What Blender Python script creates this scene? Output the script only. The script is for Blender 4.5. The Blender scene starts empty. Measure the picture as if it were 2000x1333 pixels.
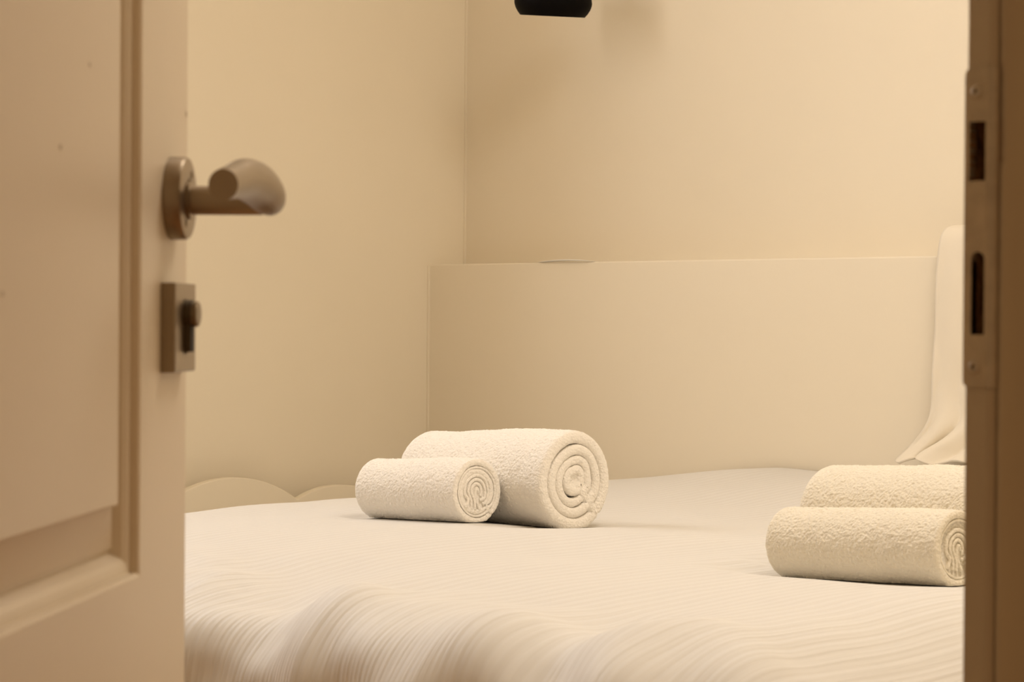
import bpy, bmesh, math, random
from mathutils import Vector, Matrix, noise

# World axes: +X runs along the doorway wall, +Y runs through the doorway into the bedroom, +Z up.
SC = bpy.context.scene
COL = SC.collection
PI = math.pi
random.seed(7)

# ------------------------------------------------------------------ helpers
def link(o, parent=None):
    COL.objects.link(o)
    if parent is not None:
        o.parent = parent
    return o

def mesh_obj(name, verts, faces, mat=None, parent=None, smooth=False, uvs=None):
    me = bpy.data.meshes.new(name)
    me.from_pydata([tuple(v) for v in verts], [], faces)
    me.update()
    if uvs is not None:
        uvl = me.uv_layers.new(name='UVMap')
        for lp in me.loops:
            uvl.data[lp.index].uv = uvs[lp.vertex_index]
    if smooth:
        for p in me.polygons:
            p.use_smooth = True
    if mat is not None:
        me.materials.append(mat)
    return link(bpy.data.objects.new(name, me), parent)

def bm_obj(name, bm, mat=None, parent=None, smooth=False):
    bmesh.ops.recalc_face_normals(bm, faces=bm.faces)
    me = bpy.data.meshes.new(name)
    bm.to_mesh(me)
    bm.free()
    if smooth:
        for p in me.polygons:
            p.use_smooth = True
    if mat is not None:
        me.materials.append(mat)
    return link(bpy.data.objects.new(name, me), parent)

def add_box(bm, x0, x1, y0, y1, z0, z1, bevel=0.0, seg=2):
    t = bmesh.new()
    bmesh.ops.create_cube(t, size=1.0)
    for v in t.verts:
        v.co = Vector(((x0 + x1) / 2 + v.co.x * (x1 - x0),
                       (y0 + y1) / 2 + v.co.y * (y1 - y0),
                       (z0 + z1) / 2 + v.co.z * (z1 - z0)))
    if bevel > 0:
        bmesh.ops.bevel(t, geom=t.edges[:], offset=bevel, segments=seg, affect='EDGES', profile=0.5)
    me = bpy.data.meshes.new('tmp')
    t.to_mesh(me); t.free()
    bm.from_mesh(me)
    bpy.data.meshes.remove(me)

def empty(name, loc=(0, 0, 0), rz=0.0):
    o = bpy.data.objects.new(name, None)
    o.empty_display_size = 0.05
    o.location = loc
    o.rotation_euler = (0, 0, rz)
    return link(o)

def tag(o, label=None, cat=None, group=None, kind=None):
    if label: o['label'] = label
    if cat: o['category'] = cat
    if group: o['group'] = group
    if kind: o['kind'] = kind
    return o

def smoothstep(a, b, x):
    t = max(0.0, min(1.0, (x - a) / (b - a)))
    return t * t * (3 - 2 * t)

def lerp_table(tab, x):
    if x <= tab[0][0]: return tab[0][1]
    for (x0, y0), (x1, y1) in zip(tab, tab[1:]):
        if x <= x1:
            t = (x - x0) / (x1 - x0)
            t = t * t * (3 - 2 * t)
            return y0 + (y1 - y0) * t
    return tab[-1][1]

def catmull(pts, n):
    """Smooth curve through points of any dimension."""
    out = []
    P = [pts[0]] + list(pts) + [pts[-1]]
    for i in range(1, len(P) - 2):
        p0, p1, p2, p3 = P[i - 1], P[i], P[i + 1], P[i + 2]
        for k in range(n):
            t = k / n
            out.append(tuple(0.5 * ((2 * b) + (-a + c) * t + (2 * a - 5 * b + 4 * c - d) * t * t
                                    + (-a + 3 * b - 3 * c + d) * t ** 3)
                             for a, b, c, d in zip(p0, p1, p2, p3)))
    out.append(tuple(pts[-1]))
    return out

# ------------------------------------------------------------------ materials
def mat(name, color, rough=0.6, metal=0.0, spec=0.5):
    m = bpy.data.materials.new(name)
    m.use_nodes = True
    b = m.node_tree.nodes['Principled BSDF']
    b.inputs['Base Color'].default_value = (*color, 1)
    b.inputs['Roughness'].default_value = rough
    b.inputs['Metallic'].default_value = metal
    b.inputs['Specular IOR Level'].default_value = spec
    return m

def nt(m):
    return m.node_tree.nodes, m.node_tree.links, m.node_tree.nodes['Principled BSDF']

def add_bump(m, scale, strength, dist=0.001, detail=4.0, stretch=(1, 1, 1), coords='Object'):
    n, l, b = nt(m)
    tc = n.new('ShaderNodeTexCoord'); mp = n.new('ShaderNodeMapping')
    mp.inputs['Scale'].default_value = stretch
    tx = n.new('ShaderNodeTexNoise')
    tx.inputs['Scale'].default_value = scale
    tx.inputs['Detail'].default_value = detail
    bp = n.new('ShaderNodeBump')
    bp.inputs['Strength'].default_value = strength
    bp.inputs['Distance'].default_value = dist
    l.new(tc.outputs[coords], mp.inputs['Vector'])
    l.new(mp.outputs['Vector'], tx.inputs['Vector'])
    l.new(tx.outputs['Fac'], bp.inputs['Height'])
    l.new(bp.outputs['Normal'], b.inputs['Normal'])
    return tx, bp

def add_mottle(m, c0, c1, scale, stretch=(1, 1, 1), detail=3.0, lo=0.35, hi=0.65):
    n, l, b = nt(m)
    tc = n.new('ShaderNodeTexCoord'); mp = n.new('ShaderNodeMapping')
    mp.inputs['Scale'].default_value = stretch
    tx = n.new('ShaderNodeTexNoise')
    tx.inputs['Scale'].default_value = scale
    tx.inputs['Detail'].default_value = detail
    cr = n.new('ShaderNodeValToRGB')
    cr.color_ramp.elements[0].position = lo
    cr.color_ramp.elements[1].position = hi
    cr.color_ramp.elements[0].color = (*c0, 1)
    cr.color_ramp.elements[1].color = (*c1, 1)
    l.new(tc.outputs['Object'], mp.inputs['Vector'])
    l.new(mp.outputs['Vector'], tx.inputs['Vector'])
    l.new(tx.outputs['Fac'], cr.inputs['Fac'])
    l.new(cr.outputs['Color'], b.inputs['Base Color'])

WALL_C = (0.83, 0.735, 0.58)
M_wall = mat('wall_paint', WALL_C, 0.55, spec=0.3)
add_mottle(M_wall, (0.865, 0.77, 0.60), (0.885, 0.79, 0.62), 2.2)
add_bump(M_wall, 9.0, 0.25, 0.004, 5.0)
M_ledge = mat('ledge_paint', (0.885, 0.79, 0.62), 0.5, spec=0.35)
add_bump(M_ledge, 7.0, 0.2, 0.003, 4.0)
M_ceil = mat('ceiling_paint', (0.90, 0.83, 0.71), 0.8)
add_bump(M_ceil, 12.0, 0.15, 0.002)
M_floor = mat('floor_boards', (0.42, 0.29, 0.18), 0.45)
add_mottle(M_floor, (0.50, 0.235, 0.075), (0.62, 0.32, 0.12), 3.0, (1.0, 14.0, 1.0), 6.0)
M_door = mat('door_paint', (0.74, 0.635, 0.475), 0.42, spec=0.45)
add_bump(M_door, 55.0, 0.16, 0.0012, 5.0, (0.6, 0.6, 0.12))
M_mark = mat('paint_chip', (0.52, 0.43, 0.30), 0.7)
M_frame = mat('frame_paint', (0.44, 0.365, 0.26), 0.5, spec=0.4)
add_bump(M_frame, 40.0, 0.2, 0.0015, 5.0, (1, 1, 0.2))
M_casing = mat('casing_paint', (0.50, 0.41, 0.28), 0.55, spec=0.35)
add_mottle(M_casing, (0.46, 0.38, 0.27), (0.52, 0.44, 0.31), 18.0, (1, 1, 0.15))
M_wood = mat('bare_wood', (0.16, 0.075, 0.02), 0.9)
add_mottle(M_wood, (0.05, 0.018, 0.004), (0.34, 0.16, 0.045), 160.0, (1, 1, 0.5))
M_steel = mat('brushed_nickel', (0.30, 0.235, 0.16), 0.40, 1.0)
add_bump(M_steel, 420.0, 0.10, 0.0004, 2.0, (1, 1, 0.25))
M_strike = mat('strike_steel', (0.45, 0.38, 0.29), 0.45, 0.6)
add_mottle(M_strike, (0.40, 0.335, 0.25), (0.48, 0.405, 0.30), 60.0)
M_cyl = mat('lock_brass', (0.22, 0.165, 0.105), 0.4, 1.0)
M_cylb = mat('lock_body', (0.10, 0.075, 0.045), 0.5, 0.8)
M_dark = mat('dark_hole', (0.012, 0.009, 0.006), 0.8)
M_black = mat('black_lacquer', (0.003, 0.0022, 0.002), 0.6, spec=0.06)
M_head = mat('headboard_paint', (0.885, 0.79, 0.62), 0.5)
M_matt = mat('mattress_sheet', (0.83, 0.79, 0.72), 0.9)
M_base = mat('bed_base', (0.70, 0.62, 0.50), 0.7)
M_fill = mat('filler', (0.90, 0.86, 0.77), 0.5)
M_cloth = mat('white_cloth', (0.85, 0.765, 0.62), 0.9, spec=0.2)
add_bump(M_cloth, 60.0, 0.12, 0.002)

# striped satin duvet cover: ribs run across the bed (UV is in metres on the cloth)
M_duvet = mat('striped_duvet', (0.755, 0.72, 0.665), 0.62, spec=0.25)
def duvet_nodes():
    n, l, b = nt(M_duvet)
    b.inputs['Sheen Weight'].default_value = 0.12
    b.inputs['Sheen Roughness'].default_value = 0.5
    uv = n.new('ShaderNodeUVMap')
    sp = n.new('ShaderNodeSeparateXYZ')
    l.new(uv.outputs['UV'], sp.inputs['Vector'])
    nz = n.new('ShaderNodeTexNoise')
    nz.inputs['Scale'].default_value = 5.0
    l.new(uv.outputs['UV'], nz.inputs['Vector'])
    def math_node(op, a, bval):
        q = n.new('ShaderNodeMath'); q.operation = op
        if isinstance(a, float): q.inputs[0].default_value = a
        else: l.new(a, q.inputs[0])
        if bval is not None:
            if isinstance(bval, float): q.inputs[1].default_value = bval
            else: l.new(bval, q.inputs[1])
        if op == 'MULTIPLY_ADD': q.inputs[2].default_value = 0.5
        return q.outputs[0]
    warp = math_node('MULTIPLY', nz.outputs['Fac'], 0.010)
    y = math_node('ADD', sp.outputs['Y'], warp)
    w1 = math_node('SINE', math_node('MULTIPLY', y, 2 * PI / 0.0195), None)
    w2 = math_node('SINE', math_node('MULTIPLY', y, 2 * PI / 0.0082), None)
    h = math_node('ADD', math_node('MULTIPLY', w1, 0.45), math_node('MULTIPLY', w2, 0.5))
    cr = n.new('ShaderNodeValToRGB')
    cr.color_ramp.elements[0].position = 0.25; cr.color_ramp.elements[1].position = 0.75
    cr.color_ramp.elements[0].color = (0.735, 0.699, 0.640, 1); cr.color_ramp.elements[1].color = (0.768, 0.736, 0.682, 1)
    l.new(math_node('MULTIPLY_ADD', w1, 0.5), cr.inputs['Fac'])
    l.new(cr.outputs['Color'], b.inputs['Base Color'])
    # crumpled weave: noise drawn out along the ribs
    mp = n.new('ShaderNodeMapping'); mp.inputs['Scale'].default_value = (5.0, 130.0, 1.0)
    l.new(uv.outputs['UV'], mp.inputs['Vector'])
    n2 = n.new('ShaderNodeTexNoise'); n2.inputs['Scale'].default_value = 1.0; n2.inputs['Detail'].default_value = 3.0
    l.new(mp.outputs['Vector'], n2.inputs['Vector'])
    h = math_node('ADD', h, math_node('MULTIPLY', n2.outputs['Fac'], 3.6))
    bp = n.new('ShaderNodeBump')
    bp.inputs['Strength'].default_value = 0.36
    bp.inputs['Distance'].default_value = 0.0011
    l.new(h, bp.inputs['Height'])
    l.new(bp.outputs['Normal'], b.inputs['Normal'])
duvet_nodes()

def towel_mat(name, color):
    m = mat(name, color, 0.95, spec=0.1)
    n, l, b = nt(m)
    b.inputs['Sheen Weight'].default_value = 0.25
    b.inputs['Sheen Roughness'].default_value = 0.6
    tc = n.new('ShaderNodeTexCoord')
    vo = n.new('ShaderNodeTexVoronoi'); vo.inputs['Scale'].default_value = 330.0
    nz = n.new('ShaderNodeTexNoise'); nz.inputs['Scale'].default_value = 190.0; nz.inputs['Detail'].default_value = 3.0
    ad = n.new('ShaderNodeMath'); ad.operation = 'SUBTRACT'
    bp = n.new('ShaderNodeBump'); bp.inputs['Strength'].default_value = 0.5; bp.inputs['Distance'].default_value = 0.0022
    l.new(tc.outputs['Object'], vo.inputs['Vector'])
    l.new(tc.outputs['Object'], nz.inputs['Vector'])
    l.new(nz.outputs['Fac'], ad.inputs[0]); l.new(vo.outputs['Distance'], ad.inputs[1])
    l.new(ad.outputs[0], bp.inputs['Height'])
    l.new(bp.outputs['Normal'], b.inputs['Normal'])
    return m
M_towel = towel_mat('white_terry', (0.95, 0.89, 0.79))
M_towel_b = towel_mat('cream_terry', (0.88, 0.80, 0.64))

M_glass = bpy.data.materials.new('window_glass')
M_glass.use_nodes = True
def glass_nodes():
    n = M_glass.node_tree.nodes; l = M_glass.node_tree.links
    for q in list(n): n.remove(q)
    out = n.new('ShaderNodeOutputMaterial'); mx = n.new('ShaderNodeMixShader')
    tr = n.new('ShaderNodeBsdfTransparent'); gl = n.new('ShaderNodeBsdfGlossy')
    gl.inputs['Roughness'].default_value = 0.02
    mx.inputs[0].default_value = 0.06
    l.new(tr.outputs[0], mx.inputs[1]); l.new(gl.outputs[0], mx.inputs[2]); l.new(mx.outputs[0], out.inputs[0])
glass_nodes()

# ------------------------------------------------------------------ room shell
XW, YB = 3.295, 3.677          # inner faces of the right wall and the far wall
XL = -0.9                      # inner face of the left wall
YF0, YF1 = 0.62, 0.7657        # doorway wall: corridor face and bedroom face
LED = 3.198                    # front face of the boxed ledge
HC = 2.75

def structure(name, boxes, m, bevel=0.0, label=None, cat=None):
    bm = bmesh.new()
    for b in boxes:
        add_box(bm, *b, bevel=bevel)
    o = bm_obj(name, bm, m)
    return tag(o, label, cat, kind='structure')

structure('floor', [(XL - 0.2, XW + 0.2, -1.4, YB + 0.2, -0.1, 0.0)], M_floor, label='wooden floor under the bed and corridor', cat='floor')
structure('ceiling', [(XL - 0.2, XW + 0.2, -1.4, YB + 0.2, HC, HC + 0.1)], M_ceil, label='plain painted ceiling over the bedroom', cat='ceiling')
structure('wall_right', [(XW, XW + 0.2, YF0, YB + 0.2, 0, HC)], M_wall, label='cream wall rising behind the boxed ledge', cat='wall')
WX0, WX1, WZ0, WZ1 = 1.05, 2.25, 1.30, 2.42
structure('wall_back', [(XL - 0.2, WX0, YB, YB + 0.2, 0, HC), (WX1, XW, YB, YB + 0.2, 0, HC),
                        (WX0, WX1, YB, YB + 0.2, 0, WZ0), (WX0, WX1, YB, YB + 0.2, WZ1, HC)], M_wall,
          label='cream wall beyond the door handle, behind the scalloped headboard', cat='wall')
structure('wall_left', [(XL - 0.2, XL, YF0, YB, 0, HC)], M_wall, label='side wall of the bedroom hidden behind the open door', cat='wall')
structure('wall_front', [(XL, 0.325, YF0, YF1, 0, HC), (1.10, XW, YF0, YF1, 0, HC), (0.325, 1.10, YF0, YF1, 2.08, HC)], M_wall,
          label='wall holding the doorway', cat='wall')

# window that lets the daylight in (beyond the open door)
w = empty('window_1', (0, 0, 0))
tag(w, 'window in the far wall behind the open door', 'window', kind='structure')
bm = bmesh.new()
for b in [(WX0, WX0 + 0.05, YB + 0.06, YB + 0.12, WZ0, WZ1), (WX1 - 0.05, WX1, YB + 0.06, YB + 0.12, WZ0, WZ1),
          (WX0 + 0.05, WX1 - 0.05, YB + 0.06, YB + 0.12, WZ0, WZ0 + 0.05), (WX0 + 0.05, WX1 - 0.05, YB + 0.06, YB + 0.12, WZ1 - 0.05, WZ1),
          (1.62, 1.68, YB + 0.06, YB + 0.12, WZ0 + 0.05, WZ1 - 0.05)]:
    add_box(bm, *b, bevel=0.004)
bm_obj('window_frame', bm, M_ceil, w)
for x0, x1 in ((WX0 + 0.045, 1.625), (1.675, WX1 - 0.045)):
    bm = bmesh.new(); add_box(bm, x0, x1, YB + 0.085, YB + 0.091, WZ0 + 0.045, WZ1 - 0.045)
    bm_obj('pane', bm, M_glass, w)

# boxed ledge along the right wall
bm = bmesh.new(); add_box(bm, LED, XW, YF1, YB, 0.0, 1.085, bevel=0.0025)
ledge = tag(bm_obj('trim_1', bm, M_ledge), 'cream boxed ledge along the wall beside the bed', 'ledge', kind='structure')
# loose sliver of filler lifting off the front edge of the ledge
v, f = [], []
N = 24
for i in range(N + 1):
    t = i / N
    y = 3.356 - 0.148 * t
    wdt = 0.0065 * math.sin(PI * min(1, max(0.02, t))) ** 0.5 * (0.75 + 0.4 * t)
    hgt = 0.0028 * math.sin(PI * min(1, max(0.02, t))) ** 0.6 + 0.0004
    z0 = 1.0856 + 0.0016 * math.sin(PI * t)
    for dx, dz in ((0.014, 0.0), (-wdt * 0.5, 0.0), (-wdt, hgt * 0.5), (-wdt * 0.4, hgt), (0.014, hgt * 0.5)):
        v.append((LED + dx, y, z0 + dz))
for i in range(N):
    for k in range(5):
        a = i * 5 + k; b = i * 5 + (k + 1) % 5
        f.append((a, b, b + 5, a + 5))
f.append(tuple(range(5))); f.append(tuple(N * 5 + k for k in range(4, -1, -1)))
fs = mesh_obj('filler_sliver', v, f, M_fill, ledge, True)
fs['label'] = 'thin pale sliver lifting from the ledge edge'
# bead of caulk in the two inner corners
bm = bmesh.new(); add_box(bm, XW - 0.004, XW + 0.001, YB - 0.004, YB + 0.001, 1.087, HC)
tag(bm_obj('trim_2', bm, M_ledge), 'thin caulk bead in the upper corner where the two walls meet', 'caulk bead', kind='structure')
bm = bmesh.new(); add_box(bm, LED - 0.004, LED + 0.001, YB - 0.004, YB + 0.001, 0.0, 1.083)
tag(bm_obj('trim_3', bm, M_ledge), 'thin caulk bead where the boxed ledge meets the far wall', 'caulk bead', kind='structure')

# ------------------------------------------------------------------ right door jamb with strike plate
XJ = 1.040
YC, YR = 0.7507, 0.7657        # corridor corner and bedroom edge of the strike face
latch = (1.053, 1.084, 0.7529, 0.7640)
bolt = (0.9725, 1.0160, 0.7533, 0.7622)
def jamb():
    bm = bmesh.new()
    def quad(a, b, c, d): bm.faces.new([bm.verts.new(p) for p in (a, b, c, d)])
    zs = [0.0, bolt[0], bolt[1], latch[0], latch[1], 2.08]
    xb = 1.10
    arc = [(XJ + 0.003 - 0.003 * math.cos(t), YC + 0.003 - 0.003 * math.sin(t)) for t in [i * PI / 10 for i in range(6)]]
    for i in range(5):
        z0, z1 = zs[i], zs[i + 1]
        hole = latch if i == 3 else bolt if i == 1 else None
        ya = YC + 0.003
        if hole is None:
            quad((XJ, ya, z0), (XJ, YR, z0), (XJ, YR, z1), (XJ, ya, z1))
        else:
            h0, h1 = hole[2], hole[3]
            quad((XJ, h1, z0), (XJ, YR, z0), (XJ, YR, z1), (XJ, h1, z1))
            if h0 > ya + 1e-5:
                quad((XJ, ya, z0), (XJ, h0, z0), (XJ, h0, z1), (XJ, ya, z1))
        for (x0, y0), (x1, y1) in zip(arc, arc[1:]):
            quad((x0, y0, z0), (x1, y1, z0), (x1, y1, z1), (x0, y0, z1))
        quad((XJ + 0.003, YC, z0), (1.0455, YC, z0), (1.0455, YC, z1), (XJ + 0.003, YC, z1))
        quad((1.0455, YC, z0), (1.0455, YC + 0.006, z0), (1.0455, YC + 0.006, z1), (1.0455, YC, z1))
        quad((1.0455, YC + 0.006, z0), (xb, YC + 0.006, z0), (xb, YC + 0.006, z1), (1.0455, YC + 0.006, z1))
        quad((XJ, YR, z0), (xb, YR, z0), (xb, YR, z1), (XJ, YR, z1))
    bmesh.ops.remove_doubles(bm, verts=bm.verts, dist=1e-6)
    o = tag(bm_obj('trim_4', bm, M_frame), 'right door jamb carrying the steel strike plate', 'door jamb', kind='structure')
    return o
jb = jamb()
for name, h in (('latch_pocket', latch), ('bolt_pocket', bolt)):
    z0, z1, y0, y1 = h
    bm = bmesh.new()
    def P(x, y, z): return bm.verts.new((x, y, z))
    nz = 14
    rows = []
    for i in range(nz + 1):
        z = z0 + (z1 - z0) * i / nz
        row = []
        for k, (x, y) in enumerate(((XJ, y0), (XJ + 0.016, y0), (XJ + 0.016, (y0 + y1) / 2), (XJ + 0.016, y1), (XJ, y1))):
            j = noise.noise(Vector((z * 260, k * 7.0, 1.3))) * 0.0018 if k in (1, 2, 3) else 0
            row.append(P(x + j * 2, y, z))
        rows.append(row)
    for a, b in zip(rows, rows[1:]):
        for k in range(4):
            bm.faces.new((a[k], a[k + 1], b[k + 1], b[k]))
    bm.faces.new(rows[0]); bm.faces.new(rows[-1])
    o = bm_obj(name, bm, M_wood, jb)
    o['label'] = 'dark rough wooden pocket behind the strike plate'

def strike():
    """Flat plate with a square latch hole and a round-topped bolt hole, rolled over the corner."""
    bm = bmesh.new()
    zt, zb = 1.112, 0.945
    xf = XJ - 0.0012
    y_in, y_out = 0.7537, 0.7669
    def hole_y(z):
        """(lo, hi) of the opening at height z or None"""
        if latch[0] <= z <= latch[1]:
            e = 0.0007 * noise.noise(Vector((z * 700, 0, 0)))
            return (0.7536, latch[3] + e)
        if bolt[0] <= z <= bolt[1]:
            c = (bolt[2] + bolt[3]) / 2 + 0.0002; r = (bolt[3] - bolt[2]) / 2 - 0.0002
            d = bolt[1] - z
            k = r if d > r else math.sqrt(max(0, r * r - (r - d) ** 2))
            return (max(0.7536, c - k), c + k)
        return None
    zs = set([zb, zt])
    for i in range(120): zs.add(zb + (zt - zb) * i / 119)
    for q in (latch[0], latch[1], bolt[0], bolt[1]):
        zs.add(q - 1e-5); zs.add(q + 1e-5)
    zs = sorted(zs)
    def outer(z):
        # rounded outer corners top and bottom
        r = 0.004
        d = min(z - zb, zt - z)
        return y_out - (r - math.sqrt(max(0, r * r - (r - min(r, d)) ** 2))) * 0.6
    arc = [(XJ + 0.003 - 0.0042 * math.cos(t), YC + 0.003 - 0.0042 * math.sin(t)) for t in [i * PI / 12 for i in range(7)]]
    def strip(za, zb_, pa, pb):
        vs = [bm.verts.new(p) for p in pa] ; ws = [bm.verts.new(p) for p in pb]
        for i in range(len(vs) - 1):
            bm.faces.new((vs[i], vs[i + 1], ws[i + 1], ws[i]))
    for za, zc in zip(zs, zs[1:]):
        ha, hb = hole_y(za + 1e-6), hole_y(zc - 1e-6)
        if ha and hb:
            strip(za, zc, [(xf, ha[1], za), (xf, outer(za), za), (XJ, outer(za), za)], [(xf, hb[1], zc), (xf, outer(zc), zc), (XJ, outer(zc), zc)])
            strip(za, zc, [(XJ + 0.004, ha[1], za), (xf, ha[1], za)], [(XJ + 0.004, hb[1], zc), (xf, hb[1], zc)])
            strip(za, zc, [(xf, ha[0], za), (XJ + 0.003, ha[0], za)], [(xf, hb[0], zc), (XJ + 0.003, hb[0], zc)])
            if ha[0] > 0.7537 or hb[0] > 0.7537:
                strip(za, zc, [(xf, 0.7537, za), (xf, ha[0], za)], [(xf, 0.7537, zc), (xf, hb[0], zc)])
        else:
            strip(za, zc, [(xf, y_in, za), (xf, outer(za), za), (XJ, outer(za), za)], [(xf, y_in, zc), (xf, outer(zc), zc), (XJ, outer(zc), zc)])
        pa = [(x, y, za) for x, y in arc] + [(XJ + 0.0045, YC - 0.0012, za)]
        pb = [(x, y, zc) for x, y in arc] + [(XJ + 0.0045, YC - 0.0012, zc)]
        strip(za, zc, pa, pb)
    for z in (zb, zt):
        strip(0, 0, [(xf, y_in, z), (xf, y_out - 0.0024, z)], [(XJ, y_in, z), (XJ, y_out - 0.0024, z)])
    bmesh.ops.remove_doubles(bm, verts=bm.verts, dist=2e-6)
    return bm_obj('strike_plate', bm, M_strike, jb)
sp = strike()
sp['label'] = 'worn steel strike plate with two openings'
for z in (1.0995, 0.9555):
    bm = bmesh.new()
    R = [(0.0, -0.0004), (0.0011, -0.0004), (0.0013, -0.0019), (0.0033, -0.0021), (0.0038, -0.0011)]
    prof = [(0.0, 0.0006), (0.0009, 0.0006), (0.0012, -0.0009), (0.0034, -0.0007), (0.0040, 0.0003)]
    n = 20; rings = []
    for r, d in prof[1:]:
        rings.append([bm.verts.new((XJ - 0.0012 + d, 0.7594 + r * math.cos(2 * PI * k / n), z + r * math.sin(2 * PI * k / n))) for k in range(n)])
    for a, b in zip(rings, rings[1:]):
        for k in range(n):
            bm.faces.new((a[k], a[(k + 1) % n], b[(k + 1) % n], b[k]))
    bm.faces.new(rings[0])
    sc = bm_obj('screw', bm, M_strike, sp, True)
    sc.data.materials.append(M_dark)
    for p in sc.data.polygons:
        c = p.center
        if math.hypot(c.y - 0.7594, c.z - z) < 0.0012:
            p.material_index = 1

# casing beside the jamb, its edge chipped where the plate was let in
def casing():
    v, f = [], []
    zs = [0.0, 0.3, 0.6] + [0.70 + 0.004 * i for i in range(140)] + [1.4, 1.8, 2.08]
    for z in zs:
        e = 1.0475
        chip = smoothstep(1.115, 1.110, z) * smoothstep(1.058, 1.064, z)
        e += chip * (0.0014 + 0.0016 * abs(noise.noise(Vector((z * 90, 3.1, 0)))))
        e += 0.0005 * noise.noise(Vector((z * 60, 0.4, 0)))
        if 0.93 < z < 1.13:
            e += 0.0005 * noise.noise(Vector((z * 230, 9, 0)))
        y = 0.7488
        for p in ((e, y + 0.0078), (e, y + 0.0018), (e + 0.0009, y + 0.0004), (e + 0.0025, y), (1.100, y), (1.100, y + 0.0078)):
            v.append((p[0], p[1], z))
    n = 6
    for i in range(len(zs) - 1):
        for k in range(n):
            a, b = i * n + k, i * n + (k + 1) % n
            f.append((a, b, b + n, a + n))
    f.append(tuple(range(n - 1, -1, -1))); f.append(tuple((len(zs) - 1) * n + k for k in range(n)))
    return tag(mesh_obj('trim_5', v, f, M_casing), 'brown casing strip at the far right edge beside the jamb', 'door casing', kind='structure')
casing()

# ------------------------------------------------------------------ the open door
DW, DH, DT = 0.68, 2.06, 0.04
door = empty('door_1', (0.357, 0.758, 0.0), math.radians(42.16))
tag(door, 'open cream panelled door with a nickel lever handle', 'door', kind='structure')
# local frame: x from hinge to free edge, y = minus the outward normal (the face we see is y = 0, facing -y)
def door_leaf():
    bm = bmesh.new()
    prof = [(0.0, 0.0), (0.0016, 0.0010), (0.0022, 0.0050), (0.0050, 0.0052), (0.0075, 0.0058), (0.0105, 0.0080), (0.0125, 0.0115),
            (0.0140, 0.0145), (0.0165, 0.0145), (0.0172, 0.0120), (0.0425, 0.0054), (0.0430, 0.0022), (0.0440, 0.0016)]
    panels = [(0.118, 0.562, 0.833, 1.93), (0.118, 0.562, 0.22, 0.70)]
    def quad(*p): bm.faces.new([bm.verts.new(q) for q in p])
    e = 0.002
    for side in (0, 1):
        def Y(h): return h if side == 0 else DT - h
        xs = [e, 0.118, 0.562, DW - e]; zs = [0.005 + e, 0.22, 0.70, 0.833, 1.93, DH - e]
        for i in range(3):
            for j in range(5):
                if i == 1 and j in (1, 3):
                    continue
                quad((xs[i], Y(0), zs[j]), (xs[i + 1], Y(0), zs[j]), (xs[i + 1], Y(0), zs[j + 1]), (xs[i], Y(0), zs[j + 1]))
        for x0, x1, z0, z1 in panels:
            for (w0, h0), (w1, h1) in zip(prof, prof[1:]):
                A = [(x0 + w0, Y(h0), z0 + w0), (x1 - w0, Y(h0), z0 + w0), (x1 - w0, Y(h0), z1 - w0), (x0 + w0, Y(h0), z1 - w0)]
                B = [(x0 + w1, Y(h1), z0 + w1), (x1 - w1, Y(h1), z0 + w1), (x1 - w1, Y(h1), z1 - w1), (x0 + w1, Y(h1), z1 - w1)]
                for k in range(4):
                    quad(A[k], A[(k + 1) % 4], B[(k + 1) % 4], B[k])
            w1, h1 = prof[-1]
            quad((x0 + w1, Y(h1), z0 + w1), (x1 - w1, Y(h1), z0 + w1), (x1 - w1, Y(h1), z1 - w1), (x0 + w1, Y(h1), z1 - w1))
    # edges with a small chamfer
    loop0 = [(e, 0, 0.005 + e), (DW - e, 0, 0.005 + e), (DW - e, 0, DH - e), (e, 0, DH - e)]
    loop1 = [(0, e, 0.005), (DW, e, 0.005), (DW, e, DH), (0, e, DH)]
    loop2 = [(0, DT - e, 0.005), (DW, DT - e, 0.005), (DW, DT - e, DH), (0, DT - e, DH)]
    loop3 = [(e, DT, 0.005 + e), (DW - e, DT, 0.005 + e), (DW - e, DT, DH - e), (e, DT, DH - e)]
    for A, B in ((loop0, loop1), (loop1, loop2), (loop2, loop3)):
        for k in range(4):
            quad(A[k], A[(k + 1) % 4], B[(k + 1) % 4], B[k])
    bmesh.ops.remove_doubles(bm, verts=bm.verts, dist=1e-6)
    o = bm_obj('door_leaf', bm, M_door, door)
    return o
leaf = door_leaf()
# small chips in the paint of the leaf
def chips():
    bm = bmesh.new()
    for x, z, r, h in ((0.6745, 1.102, 0.0019, 0.0), (0.399, 1.0626, 0.0016, 0.0016), (0.4535, 1.109, 0.0014, 0.0016), (0.303, 0.989, 0.0014, 0.0016)):
        n = 14
        ring = [bm.verts.new((x + r * (1.5 if k % 3 else 1.3) * math.cos(2 * PI * k / n), h - 0.0001, z + r * math.sin(2 * PI * k / n))) for k in range(n)]
        c = [bm.verts.new((x + 0.6 * r * math.cos(2 * PI * k / n), h - 0.0004, z + 0.6 * r * math.sin(2 * PI * k / n))) for k in range(n)]
        for k in range(n):
            bm.faces.new((ring[k], ring[(k + 1) % n], c[(k + 1) % n], c[k]))
        bm.faces.new(c)
    o = bm_obj('paint_chips', bm, M_mark, leaf)
    o['label'] = 'small dark specks in the door paint'
chips()

def lathe_y(bm, prof, cx, cz, n=48, cap0=True, cap1=True):
    """prof: (radius, outward distance); axis along -y."""
    rings = [[bm.verts.new((cx + r * math.cos(2 * PI * k / n), -d, cz + r * math.sin(2 * PI * k / n))) for k in range(n)] for r, d in prof]
    for a, b in zip(rings, rings[1:]):
        for k in range(n):
            bm.faces.new((a[k], a[(k + 1) % n], b[(k + 1) % n], b[k]))
    if cap0: bm.faces.new(rings[0])
    if cap1: bm.faces.new(rings[-1])

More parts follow.
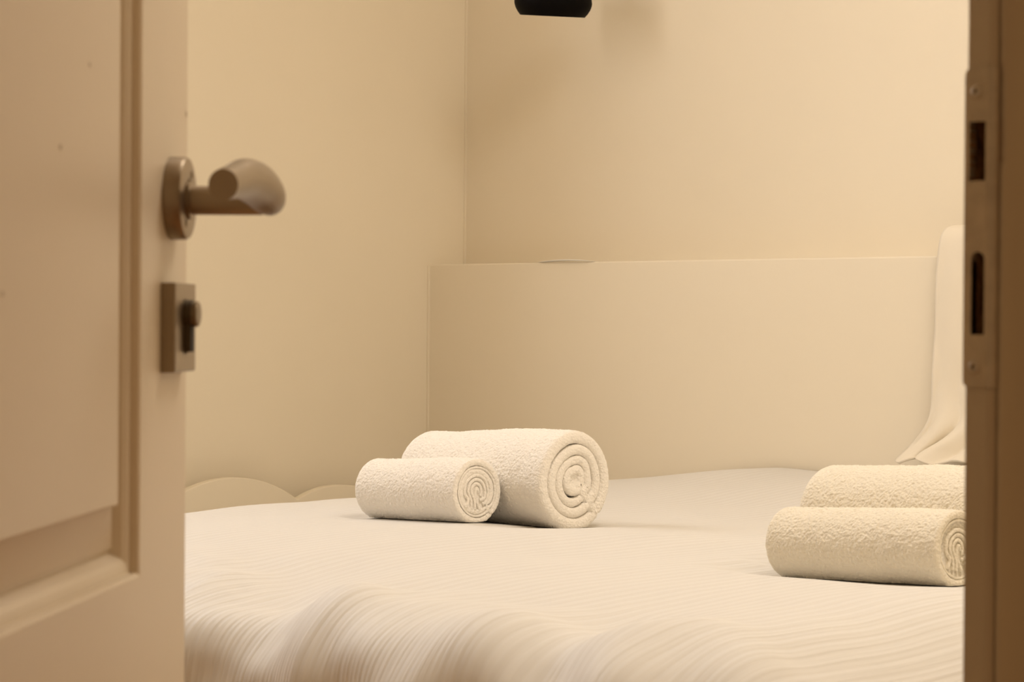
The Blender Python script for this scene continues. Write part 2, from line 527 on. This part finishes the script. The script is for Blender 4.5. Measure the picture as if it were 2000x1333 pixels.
BX = DW - 0.044
def sharp(o, ang=35):
    bm = bmesh.new(); bm.from_mesh(o.data)
    for e in bm.edges:
        if len(e.link_faces) == 2 and e.calc_face_angle(0) > math.radians(ang):
            e.smooth = False
    bm.to_mesh(o.data); bm.free()
    return o

def lever():
    bm = bmesh.new()
    n = 28
    # neck: straight stem leaving the rosette
    lathe_y(bm, [(0.0112, 0.0095), (0.0112, 0.0125), (0.0086, 0.0128), (0.0086, 0.0545), (0.0074, 0.0552)], BX, 1.0478, n)
    # grip: arched tube running back towards the hinge
    ctl = [(-0.109, 0.0536, 1.0512, 0.0087), (-0.082, 0.0536, 1.0545, 0.0098), (-0.052, 0.0538, 1.0575, 0.0118), (-0.024, 0.0555, 1.0560, 0.0128),
           (-0.004, 0.0580, 1.0508, 0.0116), (0.006, 0.0592, 1.0468, 0.0086), (0.0098, 0.0596, 1.0448, 0.0040)]
    pts = catmull(ctl, 8)
    rings = []
    for i, (d, nn, z, r) in enumerate(pts):
        a = pts[max(0, i - 1)]; b = pts[min(len(pts) - 1, i + 1)]
        t = Vector((b[0] - a[0], -(b[1] - a[1]), b[2] - a[2])).normalized()
        if i == 0: t = Vector((1, 0, 0.04)).normalized()
        u = Vector((0, 1, 0)); u = (u - t * u.dot(t)).normalized(); w_ = t.cross(u)
        rings.append([bm.verts.new(Vector((BX + d, -nn, z)) + u * (r * 0.95 * math.cos(2 * PI * k / n)) + w_ * (r * math.sin(2 * PI * k / n))) for k in range(n)])
    for a, b in zip(rings, rings[1:]):
        for k in range(n):
            bm.faces.new((a[k], a[(k + 1) % n], b[(k + 1) % n], b[k]))
    bm.faces.new(rings[0]); bm.faces.new(rings[-1])
    return sharp(bm_obj('lever_handle', bm, M_steel, door, True))
lv = lever()
bm = bmesh.new()
lathe_y(bm, [(0.0246, 0.0), (0.0246, 0.0085), (0.0236, 0.0102), (0.0215, 0.0106), (0.0118, 0.0106), (0.0114, 0.0098)], BX, 1.0490, 64)
sharp(bm_obj('rosette', bm, M_steel, lv, True))
bm = bmesh.new()
for a in (62, 245):
    t = math.radians(a)
    lathe_y(bm, [(0.0026, 0.0104), (0.0026, 0.0109), (0.0016, 0.0112)], BX + 0.0165 * math.cos(t), 1.049 + 0.0165 * math.sin(t), 12)
bm_obj('rosette_screws', bm, M_cyl, lv, True)

def lock_plate():
    bm = bmesh.new()
    cx, cz = DW - 0.042, 0.9725
    kz = 0.9806
    hw, hh, th = 0.0275, 0.0262, 0.0086
    N = 96
    def key_r(t):
        # euro-profile opening, star-shaped about the round part
        R, s, low = 0.0086, 0.0051, 0.0232
        c, q = math.cos(t), math.sin(t)
        if q < 0:
            zc = min(low / -q, s / abs(c) if abs(c) > 1e-6 else 1e9)
            if abs(math.atan2(abs(c), -q)) < math.asin(s / R):
                return max(zc, R if zc < R else zc)
        return R
    def rect_r(t):
        c, q = math.cos(t), math.sin(t)
        ex = hw; ez0 = kz - (cz - hh); ez1 = (cz + hh) - kz
        rs = []
        if abs(c) > 1e-9: rs.append(ex / abs(c))
        if q > 1e-9: rs.append(ez1 / q)
        if q < -1e-9: rs.append(ez0 / -q)
        return min(rs)
    ang = [2 * PI * i / N for i in range(N)]
    for sx in (-1, 1):
        for zz in (kz - (cz - hh), -((cz + hh) - kz)):
            ang.append(math.atan2(-zz, sx * hw) % (2 * PI))
    ang = sorted(ang)
    N = len(ang)
    def ring(fr, d, k=1.0): return [bm.verts.new((cx + fr(t) * k * math.cos(t), -d, kz + fr(t) * k * math.sin(t))) for t in ang]
    rings = [ring(rect_r, 0.0), ring(rect_r, th - 0.0008), ring(rect_r, th, 0.975), ring(key_r, th, 1.04), ring(key_r, th - 0.0006, 1.0), ring(key_r, 0.001)]
    for a, b in zip(rings, rings[1:]):
        for k in range(N):
            bm.faces.new((a[k], a[(k + 1) % N], b[(k + 1) % N], b[k]))
    o = bm_obj('lock_plate', bm, M_steel, door)
    bm = bmesh.new()
    a = [bm.verts.new((cx + key_r(t) * 0.97 * math.cos(t), -0.0008, kz + key_r(t) * 0.97 * math.sin(t))) for t in ang]
    b = [bm.verts.new((cx + key_r(t) * 0.97 * math.cos(t), -0.0128, kz + key_r(t) * 0.97 * math.sin(t))) for t in ang]
    for k in range(N): bm.faces.new((a[k], a[(k + 1) % N], b[(k + 1) % N], b[k]))
    bm.faces.new(b)
    cb = bm_obj('cylinder_body', bm, M_cylb, o)
    cb.data.materials.append(M_dark)
    cb.data.polygons[len(cb.data.polygons) - 1].material_index = 1
    bm = bmesh.new()
    lathe_y(bm, [(0.0076, 0.0120), (0.0076, 0.0158), (0.0068, 0.0166), (0.0030, 0.0166)], cx, kz, 40)
    pl = sharp(bm_obj('cylinder_plug', bm, M_cyl, o, True))
    # key slot in the plug
    me = pl.data
    return o
lock_plate()

# ------------------------------------------------------------------ bed
bed = empty('bed', (2.40, 2.45, 0.0))
tag(bed, 'bed under the white striped duvet with a scalloped cream headboard', 'bed')
def bed_part(name, boxes, m, bevel):
    bm = bmesh.new()
    for b in boxes:
        add_box(bm, b[0] - 2.40, b[1] - 2.40, b[2] - 2.45, b[3] - 2.45, b[4], b[5], bevel=bevel, seg=3)
    return bm_obj(name, bm, m, bed)
bed_part('mattress', [(1.66, 3.165, 1.42, 3.56, 0.34, 0.535)], M_matt, 0.03)
bed_part('bed_base', [(1.68, 3.165, 1.44, 3.56, 0.12, 0.34)], M_base, 0.01)
for x in (1.75, 3.08):
    for y in (1.52, 3.48):
        bed_part('leg', [(x - 0.03, x + 0.03, y - 0.03, y + 0.03, 0.0, 0.12)], M_base, 0.004)
def headboard():
    lobes = [(2.02, 0.095, 0.653, 0.21), (2.27, 0.155, 0.668, 0.278), (2.671, 0.156, 0.679, 0.275), (2.924, 0.097, 0.655, 0.216), (3.11, 0.085, 0.648, 0.21)]
    lobes = [(1.83, 0.1, 0.650, 0.21), (2.05, 0.12, 0.655, 0.216), (2.36, 0.155, 0.679, 0.275)] + lobes[2:]
    def top(x):
        z = 0.585
        for cx, hw, apex, R in lobes:
            d = abs(x - cx)
            if d < R: z = max(z, apex - R + math.sqrt(R * R - d * d))
        return z
    xs = [1.70 + (3.185 - 1.70) * i / 400 for i in range(401)]
    v, f = [], []
    ya, yb = 3.622, 3.640
    r = 0.0015
    cross = [(ya, -9), (ya, -r), (ya + r * 0.3, -r * 0.3), (ya + r, 0.0), (yb - r, 0.0), (yb - r * 0.3, -r * 0.3), (yb, -r), (yb, -9)]
    for x in xs:
        t = top(x)
        for y, dz in cross:
            v.append((x - 2.40, y - 2.45, 0.05 if dz == -9 else t + dz))
    n = len(cross)
    for i in range(len(xs) - 1):
        for k in range(n):
            a, b = i * n + k, i * n + (k + 1) % n
            f.append((a, b, b + n, a + n))
    f.append(tuple(range(n))); f.append(tuple((len(xs) - 1) * n + k for k in range(n - 1, -1, -1)))
    o = mesh_obj('headboard', v, f, M_head, bed)
    o['label'] = 'low cream headboard with a scalloped top edge'
headboard()

# ------------------------------------------------------------------ duvet
def gauss(x, y, cx, cy, sx, sy):
    return math.exp(-((x - cx) / sx) ** 2 - ((y - cy) / sy) ** 2)
SEATS = [(2.217, 2.443, 0.212, 0.045, 0.699, 0.692), (2.334, 2.372, 0.306, 0.069, 0.688, 0.688),
         (2.150, 1.588, 0.243, 0.043, 0.690, 0.680), (2.262, 1.560, 0.300, 0.065, 0.690, 0.682)]
def duvet_top(x, y):
    flat = []
    h = 0.692
    h += 0.010 * gauss(x, y, 2.10, 2.40, 0.30, 0.40)        # swell in front of the left pair
    h += 0.030 * smoothstep(2.75, 3.12, x) * smoothstep(3.02, 2.72, y)   # heaped against the ledge
    h += 0.010 * gauss(x, y, 1.95, 1.50, 0.25, 0.35)
    h -= 0.012 * smoothstep(2.25, 1.85, x) * smoothstep(2.65, 3.0, y)   # falls away towards the near head corner
    h += 0.006 * gauss(x, y, 2.38, 2.95, 0.16, 0.22)
    h -= 0.014 * smoothstep(2.02, 1.56, x) ** 1.3
    h -= 0.008 * smoothstep(2.60, 2.95, y) * smoothstep(3.12, 2.65, x)
    for fx, fy0, fl, r, za, zb in SEATS:
        d = max(abs(x - fx) - r * 0.75, 0.0); e = max(fy0 - y, y - fy0 - fl, 0.0)
        w_ = 1 - smoothstep(0.0, 0.10, math.hypot(d, e))
        if w_ > 0:
            g = za + (zb - za) * max(0.0, min(1.0, (y - fy0) / fl))
            flat.append((w_, g))
    h += 0.006 * noise.noise(Vector((x * 3.0, y * 3.0, 0.3)))
    h += 0.003 * noise.noise(Vector((x * 7.0, y * 7.0, 4.3)))
    if flat:
        W = sum(a ** 2 for a, g in flat); m = max(a for a, g in flat)
        h = h * (1 - m) + m * sum(a * a * g for a, g in flat) / W
    return h
def in_seat(x, y):
    m = 0.0
    for fx, fy0, fl, r, za, zb in SEATS:
        d = max(abs(x - fx) - r * 0.75, 0.0); e = max(fy0 - y, y - fy0 - fl, 0.0)
        m = max(m, 1 - smoothstep(0.02, 0.12, math.hypot(d, e)))
    return m
XS, RX, RY = 1.625, 0.100, 0.085
YH, HRX, HRY = 2.95, 0.26, 0.10
YFT, FRX, FRY = 1.50, 0.22, 0.22
X_IN = 3.188
def quarter(d, rx, ry, tail):
    """Distance d past the shoulder -> (horizontal run, drop)."""
    L = PI / 2 * math.sqrt((rx * rx + ry * ry) / 2)
    if d <= 0: return 0.0, 0.0
    if d < L:
        t = d / L * PI / 2
        return rx * math.sin(t), ry * (1 - math.cos(t))
    return rx, ry + (d - L)
def duvet():
    step = 0.0085
    Ls = PI / 2 * math.sqrt((RX * RX + RY * RY) / 2)
    S = (X_IN - XS) + Ls + 0.36
    Lh = PI / 2 * math.sqrt((HRX ** 2 + HRY ** 2) / 2)
    Lf = PI / 2 * math.sqrt((FRX ** 2 + FRY ** 2) / 2)
    T0, T1 = -(Lf + 0.34), (YH - YFT) + Lh
    ns, ntt = int(S / step), int((T1 - T0) / step)
    grid = []
    for i in range(ns + 1):
        s = S * i / ns
        row = []
        for j in range(ntt + 1):
            t = T0 + (T1 - T0) * j / ntt
            ds = s - (X_IN - XS)
            if ds <= 0: x, dz1 = X_IN - s, 0.0
            else:
                r_, dz1 = quarter(ds, RX, RY, 1); x = XS - r_
            if t > YH - YFT:
                r_, dz2 = quarter(t - (YH - YFT), HRX, HRY, 0); y = YH + r_
            elif t < 0:
                r_, dz2 = quarter(-t, FRX, FRY, 1); y = YFT - r_
            else: y, dz2 = YFT + t, 0.0
            z = duvet_top(x, y) - dz1 - dz2
            row.append((Vector((x, y, z)), s, t, ds))
        grid.append(row)
    verts, uvs = [], []
    for i in range(ns + 1):
        for j in range(ntt + 1):
            p, s, t, ds = grid[i][j]
            a = grid[max(0, i - 1)][j][0]; b = grid[min(ns, i + 1)][j][0]
            c = grid[i][max(0, j - 1)][0]; d = grid[i][min(ntt, j + 1)][0]
            nrm = (b - a).cross(d - c)
            nrm = nrm.normalized() if nrm.length > 0 else Vector((0, 0, 1))
            if nrm.z < -0.05 or (nrm.z < 0.05 and nrm.x > 0.2): nrm = -nrm
            amp = smoothstep(-0.24, 0.12, ds)
            ph = t + 0.30 * ds
            fold = noise.noise(Vector((ph * 5.2, s * 1.1, 2.0))) * 0.030
            fold += noise.noise(Vector((ph * 2.4 + 1.7, s * 0.8, 21.0))) * 0.016
            fold += noise.noise(Vector((ph * 11.0, s * 2.0, 5.0))) * 0.012
            fold += noise.noise(Vector((ph * 7.5 + ds * 6.0, s * 6.5, 31.0))) * 0.020
            fold += noise.noise(Vector((ph * 9.0 - ds * 9.0, s * 9.0, 37.0))) * 0.010
            ridge = 1 - abs(noise.noise(Vector((ph * 6.0 + 3, s * 1.6, 8.0)))) * 2
            fold += 0.016 * ridge
            soft = noise.noise(Vector((t * 4.0 - s * 1.5, s * 3.0, 11.0))) * 0.004
            q = p + nrm * (amp * fold + soft * (1 - amp) * smoothstep(0.0, 0.3, s)) * (1 - in_seat(p.x, p.y))
            if q.x > X_IN: q.x = X_IN
            verts.append(q); uvs.append((s, t))
    n = ntt + 1
    faces = [(i * n + j, (i + 1) * n + j, (i + 1) * n + j + 1, i * n + j + 1) for i in range(ns) for j in range(ntt)]
    o = mesh_obj('duvet', verts, faces, M_duvet, None, True, uvs)
    sm = o.modifiers.new('thickness', 'SOLIDIFY'); sm.thickness = 0.012; sm.offset = -1
    # orientation: make normals look outward
    if sum(p.normal.z * p.area for p in o.data.polygons) < 0:
        o.data.flip_normals()
    return tag(o, 'white striped duvet spread over the bed and hanging down its near side', 'duvet')
dv = duvet()

# ------------------------------------------------------------------ rolled towels
def strip_mesh(curve, L, na, out_disp, seed, rim_k=1.0, shape=None):
    """curve: list of (h, v, thickness, rim offset); the strip is L long in +y; returns verts, faces."""
    m = len(curve)
    verts, faces = [], []
    prof = []
    nr = 9
    for k in range(na + 1): prof.append(('o', k / na))
    for k in range(1, nr): prof.append(('far', k / nr))
    for k in range(9): prof.append(('i', 1 - k / 8))
    for k in range(1, nr): prof.append(('near', k / nr))
    n = len(prof)
    for i, (h, v, th, off) in enumerate(curve):
        a = curve[max(0, i - 1)]; b = curve[min(m - 1, i + 1)]
        tx, ty = b[0] - a[0], b[1] - a[1]
        l = math.hypot(tx, ty) or 1.0
        nx, ny = ty / l, -tx / l           # outward for anticlockwise winding
        d = min(0.012, th * 0.55) * rim_k
        for kind, q in prof:
            if kind == 'o': ax, nn = q * (L - 2 * d) + d, 0.5
            elif kind == 'i': ax, nn = q * (L - 2 * d) + d, -0.5
            else:
                ang = PI / 2 - PI * q if kind == 'far' else -PI / 2 + PI * q
                c, s_ = math.cos(ang), math.sin(ang)
                nn = 0.5 * math.copysign(abs(s_) ** 0.75, s_)
                ax = (L - d + d * c ** 0.7) if kind == 'far' else (d - d * c ** 0.7)
            if kind == 'near' or (kind in 'oi' and q < 0.05): ax += off
            if kind == 'far' or (kind in 'oi' and q > 0.95): ax -= off
            e = 0.0
            P = Vector((h * 160, ax * 160, v * 160))
            if kind == 'o':
                e = out_disp * (1.0 * noise.noise(P * 2.5 + Vector((seed, 0, 0))) + 0.35 * noise.noise(P * 0.6) + 0.9 * noise.noise(P * 0.12))
            elif kind in ('near', 'far'):
                e = out_disp * 0.35 * noise.noise(P * 1.5)
                ax += out_disp * 0.4 * noise.noise(P * 1.3 + Vector((0, seed, 0)))
            r = th * nn + e
            x, z = h + nx * r, v + ny * r
            if shape: x, z = shape(x, ax, z)
            verts.append((x, ax, z))
    for i in range(m - 1):
        for k in range(n):
            a, b = i * n + k, i * n + (k + 1) % n
            faces.append((a, b, b + n, a + n))
    faces.append(tuple(range(n - 1, -1, -1))); faces.append(tuple((m - 1) * n + k for k in range(n)))
    return verts, faces

def spiral(R, th_fn, start_deg, per_turn, kx=1.0, kz=1.0, r_min=0.004, seed=0.0, wob=0.0015, rimj=0.0013):
    """Anticlockwise spiral from the outer flap inwards; th_fn(turn) gives the layer thickness."""
    pts = []
    t = 0.0
    r_out = R
    hist = []
    while True:
        th = th_fn(t)
        # outer radius of this layer = inner radius one turn earlier
        if t < 1.0: ro = R
        else:
            k = hist[int((t - 1.0) * per_turn)]
            ro = k
        ri = ro - th * 1.0
        hist.append(ri)
        rc = (ro + ri) / 2
        if rc < r_min or t > 8: break
        a = math.radians(start_deg) + 2 * PI * t
        w_ = wob * min(1.0, 0.3 + 0.5 * t) * noise.noise(Vector((math.cos(a) * 0.8, math.sin(a) * 0.8, seed + t * 0.5)))
        off = rimj * noise.noise(Vector((seed + t * 2.2, 1.7, 0.0))) + min(0.001, 0.0004 * t)
        pts.append(((rc + w_) * kx * math.cos(a), (rc + w_) * kz * math.sin(a), th, off))
        t += 1.0 / per_turn
    # the visible outer wrap keeps its fine steps, the hidden turns are coarser
    cut = int(1.06 * per_turn)
    pts = pts[:cut] + pts[cut::3]
    # taper both ends
    for i in range(8):
        k = 0.35 + 0.65 * math.sin(PI / 2 * i / 8)
        for j in (i, len(pts) - 1 - i):
            p = pts[j]; pts[j] = (p[0], p[1], p[2] * k, p[3])
    return pts

def towel(name, loc, R, L, kind, label, group, m, tilt=0.0, yaw=0.0, seed=1.0, taper=0.0, disp=0.0011, kx=1.0):
    def shape(x, y, z):
        # sag onto the bed: flatten the underside, slim the far end a little
        f = 1 - taper * smoothstep(0.05, L, y) + 0.018 * noise.noise(Vector((y * 11, seed, 0)))
        z = (z + R) * f
        x = x * (1 - 0.5 * taper * smoothstep(0.05, L, y))
        b = 0.10 * R
        if z < b: z = b * 0.55 + (z - b) * 0.25 + 0.20 * b
        return x, z - 0.30 * b + (0 if z >= b else 0) - R * 0.02
    parts = []
    if kind == 'big':
        c = spiral(R, lambda t: 0.0182 if t < 1.05 else 0.0150 if t < 2.2 else 0.0135, -48, 300, kx, 1.0, 0.0045, seed, 0.0045)
        parts.append((c, 200, disp))
    else:
        def th(t):
            return lerp_table([(0, 0.0098), (0.98, 0.0092), (1.06, 0.0032), (1.98, 0.0030), (2.10, 0.0085), (3.2, 0.0085)], t)
        c = spiral(R, th, -52, 210, kx, 1.0, R * 0.56, seed, 0.0012)
        parts.append((c, 150, disp))
        # crumpled hem folded to and fro in the middle
        k = R / 0.0437 * 1.72
        def S(pts, t, off): return [(a * k, b * k, t * k, off) for a, b in catmull(pts, 14)]
        th2 = 0.0026
        parts.append((S([(-0.0118, -0.0125), (-0.0090, -0.0062), (-0.0125, -0.001), (-0.0105, 0.0075), (-0.001, 0.0125), (0.0085, 0.0090), (0.0118, 0.0), (0.0105, -0.0075), (0.0060, -0.0105)][::-1], th2, 0.00030), 6, 0.0002))
        parts.append((S([(-0.0060, -0.0135), (-0.0060, -0.007), (-0.0088, 0.0), (-0.0068, 0.0060), (-0.001, 0.0092), (0.0055, 0.0070), (0.0086, 0.001), (0.0078, -0.0055), (0.0028, -0.0072)][::-1], th2, 0.00024), 6, 0.0002))
        parts.append((S([(-0.0020, -0.0142), (-0.0026, -0.007), (-0.0054, 0.0), (-0.0040, 0.0040), (-0.0006, 0.0060), (0.0032, 0.0040), (0.0048, 0.0), (0.0040, -0.0040)][::-1], th2, 0.00034), 6, 0.0002))
        parts.append((S([(0.0030, -0.0145), (0.0006, -0.010), (-0.0014, -0.004), (-0.0008, 0.0010), (0.0008, 0.0020), (0.0018, -0.0010)][::-1], th2, 0.00028), 6, 0.0002))
    V, F = [], []
    for c, na, dd in parts:
        v, f = strip_mesh(c, L, na, dd, seed, 1.0, shape)
        o = len(V)
        V += v; F += [tuple(i + o for i in q) for q in f]
    # packed middle of the roll, set back a little from both ends
    rc = R * (0.76 if kind != 'big' else 0.22); o = len(V); n = 40
    for y in (0.0032, L - 0.0032):
        for k in range(n):
            V.append(shape(rc * math.cos(2 * PI * k / n), y, rc * math.sin(2 * PI * k / n)))
            x_, z_ = V[-1]; V[-1] = (x_, y, z_)
    F += [(o + k, o + (k + 1) % n, o + n + (k + 1) % n, o + n + k) for k in range(n)]
    F += [tuple(range(o, o + n)), tuple(range(o + n, o + 2 * n))]
    ob = mesh_obj(name, V, F, m, None, True)
    ob.location = loc
    ob.rotation_euler = (tilt, 0, yaw)
    return tag(ob, label, 'towel', group)

from mathutils.bvhtree import BVHTree
dv_tree = BVHTree.FromPolygons([vv.co.copy() for vv in dv.data.vertices], [tuple(p.vertices) for p in dv.data.polygons])
def settle(o):
    """Lower a roll until it just touches the duvet."""
    bpy.context.view_layer.update()
    gap = 1.0
    for vv in o.data.vertices:
        if vv.co.z > 0.03: continue
        q = o.matrix_world @ vv.co
        hit = dv_tree.ray_cast(Vector((q.x, q.y, 1.2)), Vector((0, 0, -1)))
        if hit[0] is not None: gap = min(gap, q.z - hit[0].z)
    o.location.z -= gap - 0.0004
for nm, x, y0, R, L, kind, lab, m, sd, tp, kx in (
        ('rolled_towel', 2.217, 2.443, 0.0445, 0.212, 'small', 'small rolled white towel lying in front of the largest roll, left pair on the bed', M_towel, 1.0, 0.03, 1.0),
        ('rolled_towel', 2.334, 2.372, 0.0690, 0.306, 'big', 'thick rolled white towel with spiral end in the middle of the bed', M_towel, 2.6, 0.09, 0.98),
        ('rolled_towel', 2.150, 1.588, 0.0425, 0.243, 'small', 'small rolled cream towel nearest the door jamb, its spiral end cut off by it', M_towel_b, 4.2, 0.02, 1.0),
        ('rolled_towel', 2.262, 1.560, 0.0650, 0.300, 'big', 'large rolled cream towel behind the small roll beside the door jamb', M_towel_b, 6.9, 0.03, 1.0)):
    sp_ = [q for q in SEATS if abs(q[0] - x) < 1e-6][0]
    z, tl = sp_[4], math.atan2(sp_[5] - sp_[4], L)
    settle(towel(nm, (x, y0, z), R, L, kind, lab, 'rolled towels on the bed', m, tl, 0.0, sd, tp, 0.0014, kx))

# ------------------------------------------------------------------ cloth hanging over the ledge
def cloth():
    prof = [(3.286, 1.0925), (3.262, 1.122), (3.225, 1.134), (3.190, 1.118), (3.178, 1.06), (3.174, 0.97), (3.170, 0.89), (3.167, 0.84), (3.160, 0.800), (3.147, 0.768), (3.128, 0.748)]
    path = catmull(prof, 14)
    nu, nv = 90, len(path)
    v, f, = [], []
    for i in range(nu + 1):
        u = i / nu
        for j, (x, z) in enumerate(path):
            q = j / (nv - 1)
            flare = smoothstep(0.72, 1.0, q)
            y = 2.398 + 0.040 * flare - u * 0.42
            amp = 0.003 + 0.015 * smoothstep(0.55, 0.95, q)
            w_ = amp * math.sin(u * 26 + q * 3.5 + 1.6 * noise.noise(Vector((u * 5, q * 4, 0))))
            w_ += 0.006 * noise.noise(Vector((u * 9, q * 7, 3))) * smoothstep(0.1, 0.4, q)
            lift = 0.010 * math.sin(u * 17 + q * 6) * flare
            px = min(x - abs(w_) * (0.4 + 0.6 * smoothstep(0.3, 0.6, q)), 3.288)
            if z < 1.07: px = min(px, LED - 0.006)
            zz = z + abs(lift)
            zz = max(zz, 0.0)
            v.append((px, y + 0.4 * w_ * flare, zz))
    # keep the pooled hem on top of the duvet
    for k, (x, y, z) in enumerate(v):
        if z < 0.80:
            h = duvet_top(x, y) + 0.008
            if z < h: v[k] = (x, y, h)
    for i in range(nu):
        for j in range(nv - 1):
            a = i * nv + j
            f.append((a, a + 1, a + nv + 1, a + nv))
    o = mesh_obj('draped_cloth', v, f, M_cloth, None, True)
    sm = o.modifiers.new('thickness', 'SOLIDIFY'); sm.thickness = 0.004; sm.offset = 0
    return tag(o, 'white cloth hanging in folds over the ledge down to the duvet beside the jamb', 'cloth')
cloth()

# ------------------------------------------------------------------ black wall lamp
def lamp():
    root = empty('wall_lamp', (3.1455, 3.2682, 1.5447))
    tag(root, 'black rounded lamp head above the boxed ledge on the wall', 'lamp')
    # the head leans a little: axis given in world space
    phi = math.radians(43)
    a = (0.040, -0.127, 1.0)
    axis = Vector((a[0] * math.cos(phi) + a[1] * math.sin(phi), -a[0] * math.sin(phi) + a[1] * math.cos(phi), 1.0)).normalized()
    rot = Vector((0, 0, 1)).rotation_difference(axis).to_matrix().to_4x4()
    prof = [(0.0, 0.002), (0.054, 0.002), (0.057, 0.0), (0.0605, 0.0), (0.0655, 0.006), (0.0700, 0.0135), (0.0725, 0.021), (0.0730, 0.026), (0.0715, 0.036), (0.066, 0.048), (0.055, 0.058), (0.038, 0.064), (0.016, 0.066)]
    bm = bmesh.new(); n = 64
    rings = [[bm.verts.new(rot @ Vector((r * math.cos(2 * PI * k / n), r * math.sin(2 * PI * k / n), z))) for k in range(n)] for r, z in prof[1:]]
    for p, q in zip(rings, rings[1:]):
        for k in range(n): bm.faces.new((p[k], p[(k + 1) % n], q[(k + 1) % n], q[k]))
    bm.faces.new(rings[0]); bm.faces.new(rings[-1])
    sharp(bm_obj('lamp_head', bm, M_black, root, True), 50)
    # arm up and back to the wall, and its plate
    pts = catmull([(-0.003, 0.004, 0.060), (0.0, 0.002, 0.10), (0.02, 0.0, 0.135), (0.07, 0.0, 0.15), (0.133, 0.0, 0.15)], 8)
    bm = bmesh.new(); rings = []
    for i, p in enumerate(pts):
        t = (Vector(pts[min(len(pts) - 1, i + 1)]) - Vector(pts[max(0, i - 1)])).normalized()
        u = Vector((0, 1, 0)); u = (u - t * u.dot(t)).normalized(); w_ = t.cross(u)
        rings.append([bm.verts.new(Vector(p) + (u * math.cos(2 * PI * k / 16) + w_ * math.sin(2 * PI * k / 16)) * 0.008) for k in range(16)])
    for p, q in zip(rings, rings[1:]):
        for k in range(16): bm.faces.new((p[k], p[(k + 1) % 16], q[(k + 1) % 16], q[k]))
    bm.faces.new(rings[0]); bm.faces.new(rings[-1])
    bm_obj('lamp_arm', bm, M_black, root, True)
    bm = bmesh.new(); rings = []
    for r, x in ((0.045, 0.1449), (0.045, 0.132), (0.041, 0.128)):
        rings.append([bm.verts.new((x, r * math.cos(2 * PI * k / 32), 0.15 + r * math.sin(2 * PI * k / 32))) for k in range(32)])
    for p, q in zip(rings, rings[1:]):
        for k in range(32): bm.faces.new((p[k], p[(k + 1) % 32], q[(k + 1) % 32], q[k]))
    bm.faces.new(rings[0]); bm.faces.new(rings[-1])
    bm_obj('wall_plate', bm, M_black, root)
lamp()

# ------------------------------------------------------------------ light
def area(name, loc, direction, sx, sy, power, color):
    ld = bpy.data.lights.new(name, 'AREA')
    ld.shape = 'RECTANGLE'; ld.size = sx; ld.size_y = sy
    ld.energy = power; ld.color = color
    o = bpy.data.objects.new(name, ld)
    o.location = loc
    o.rotation_euler = Vector(direction).to_track_quat('-Z', 'Z').to_euler()
    COL.objects.link(o)
    return o
area('window_daylight', ((WX0 + WX1) / 2, YB + 0.16, (WZ0 + WZ1) / 2), (0.0, -1, -0.0), 1.1, 1.02, 27.5, (1.0, 0.975, 0.98))
def fill_lamp(x, y):  # added out-of-view fill light, brightens the far wall, bed top and door face
    root = empty('fill_lamp', (x, y, HC))
    tag(root, 'added round fill lamp on the ceiling, out of view', 'lamp')
    for nm, prof, m in (('fill_lamp_rim', [(0.47, -0.0005), (0.47, -0.03), (0.455, -0.034), (0.452, -0.028)], M_ceil),
                        ('diffuser', [(0.451, -0.004), (0.451, -0.045), (0.41, -0.062), (0.25, -0.072), (0.02, -0.075)], M_fill_lamp)):
        bm = bmesh.new()
        rings = [[bm.verts.new((r * math.cos(2 * PI * k / 40), r * math.sin(2 * PI * k / 40), z)) for k in range(40)] for r, z in prof]
        for p, q in zip(rings, rings[1:]):
            for k in range(40): bm.faces.new((p[k], p[(k + 1) % 40], q[(k + 1) % 40], q[k]))
        bm.faces.new(rings[-1])
        if nm == 'fill_lamp_rim': bm.faces.new(rings[0])
        bm_obj(nm, bm, m, root, True)
M_fill_lamp = mat('fill_lamp_glow', (0.9, 0.85, 0.75), 0.5)
M_fill_lamp.node_tree.nodes['Principled BSDF'].inputs['Emission Color'].default_value = (1.0, 0.925, 0.85, 1)
M_fill_lamp.node_tree.nodes['Principled BSDF'].inputs['Emission Strength'].default_value = 9.2
fill_lamp(2.1, 1.27)
wd = bpy.data.worlds.new('World')
SC.world = wd
wd.use_nodes = True
bg = wd.node_tree.nodes['Background']
bg.inputs['Color'].default_value = (1.0, 0.64, 0.34, 1)
bg.inputs['Strength'].default_value = 0.34

# ------------------------------------------------------------------ camera
PHI = math.radians(43)
cam_d = bpy.data.cameras.new('camera')
cam = bpy.data.objects.new('camera', cam_d)
COL.objects.link(cam)
cam_d.sensor_width = 36.0
cam_d.lens = 85.0
cam_d.clip_start = 0.02
pitch = math.radians(0.564); roll = 0.0070
fwd = Vector((math.sin(PHI) * math.cos(pitch), math.cos(PHI) * math.cos(pitch), -math.sin(pitch)))
right = Vector((math.cos(PHI), -math.sin(PHI), 0))
up = right.cross(fwd)
r2 = right * math.cos(roll) + up * math.sin(roll)
u2 = up * math.cos(roll) - right * math.sin(roll)
M = Matrix((r2, u2, -fwd)).transposed().to_4x4()
M.translation = Vector((0, 0, 0.98))
cam.matrix_world = M
cam_d.dof.use_dof = True
cam_d.dof.focus_distance = 3.3
cam_d.dof.aperture_fstop = 19.0
SC.camera = cam

SC.view_settings.view_transform = 'Standard'
SC.view_settings.look = 'None'
SC.view_settings.gamma = 1.0
SC.view_settings.exposure = 0.06
SC.view_settings.use_curve_mapping = False
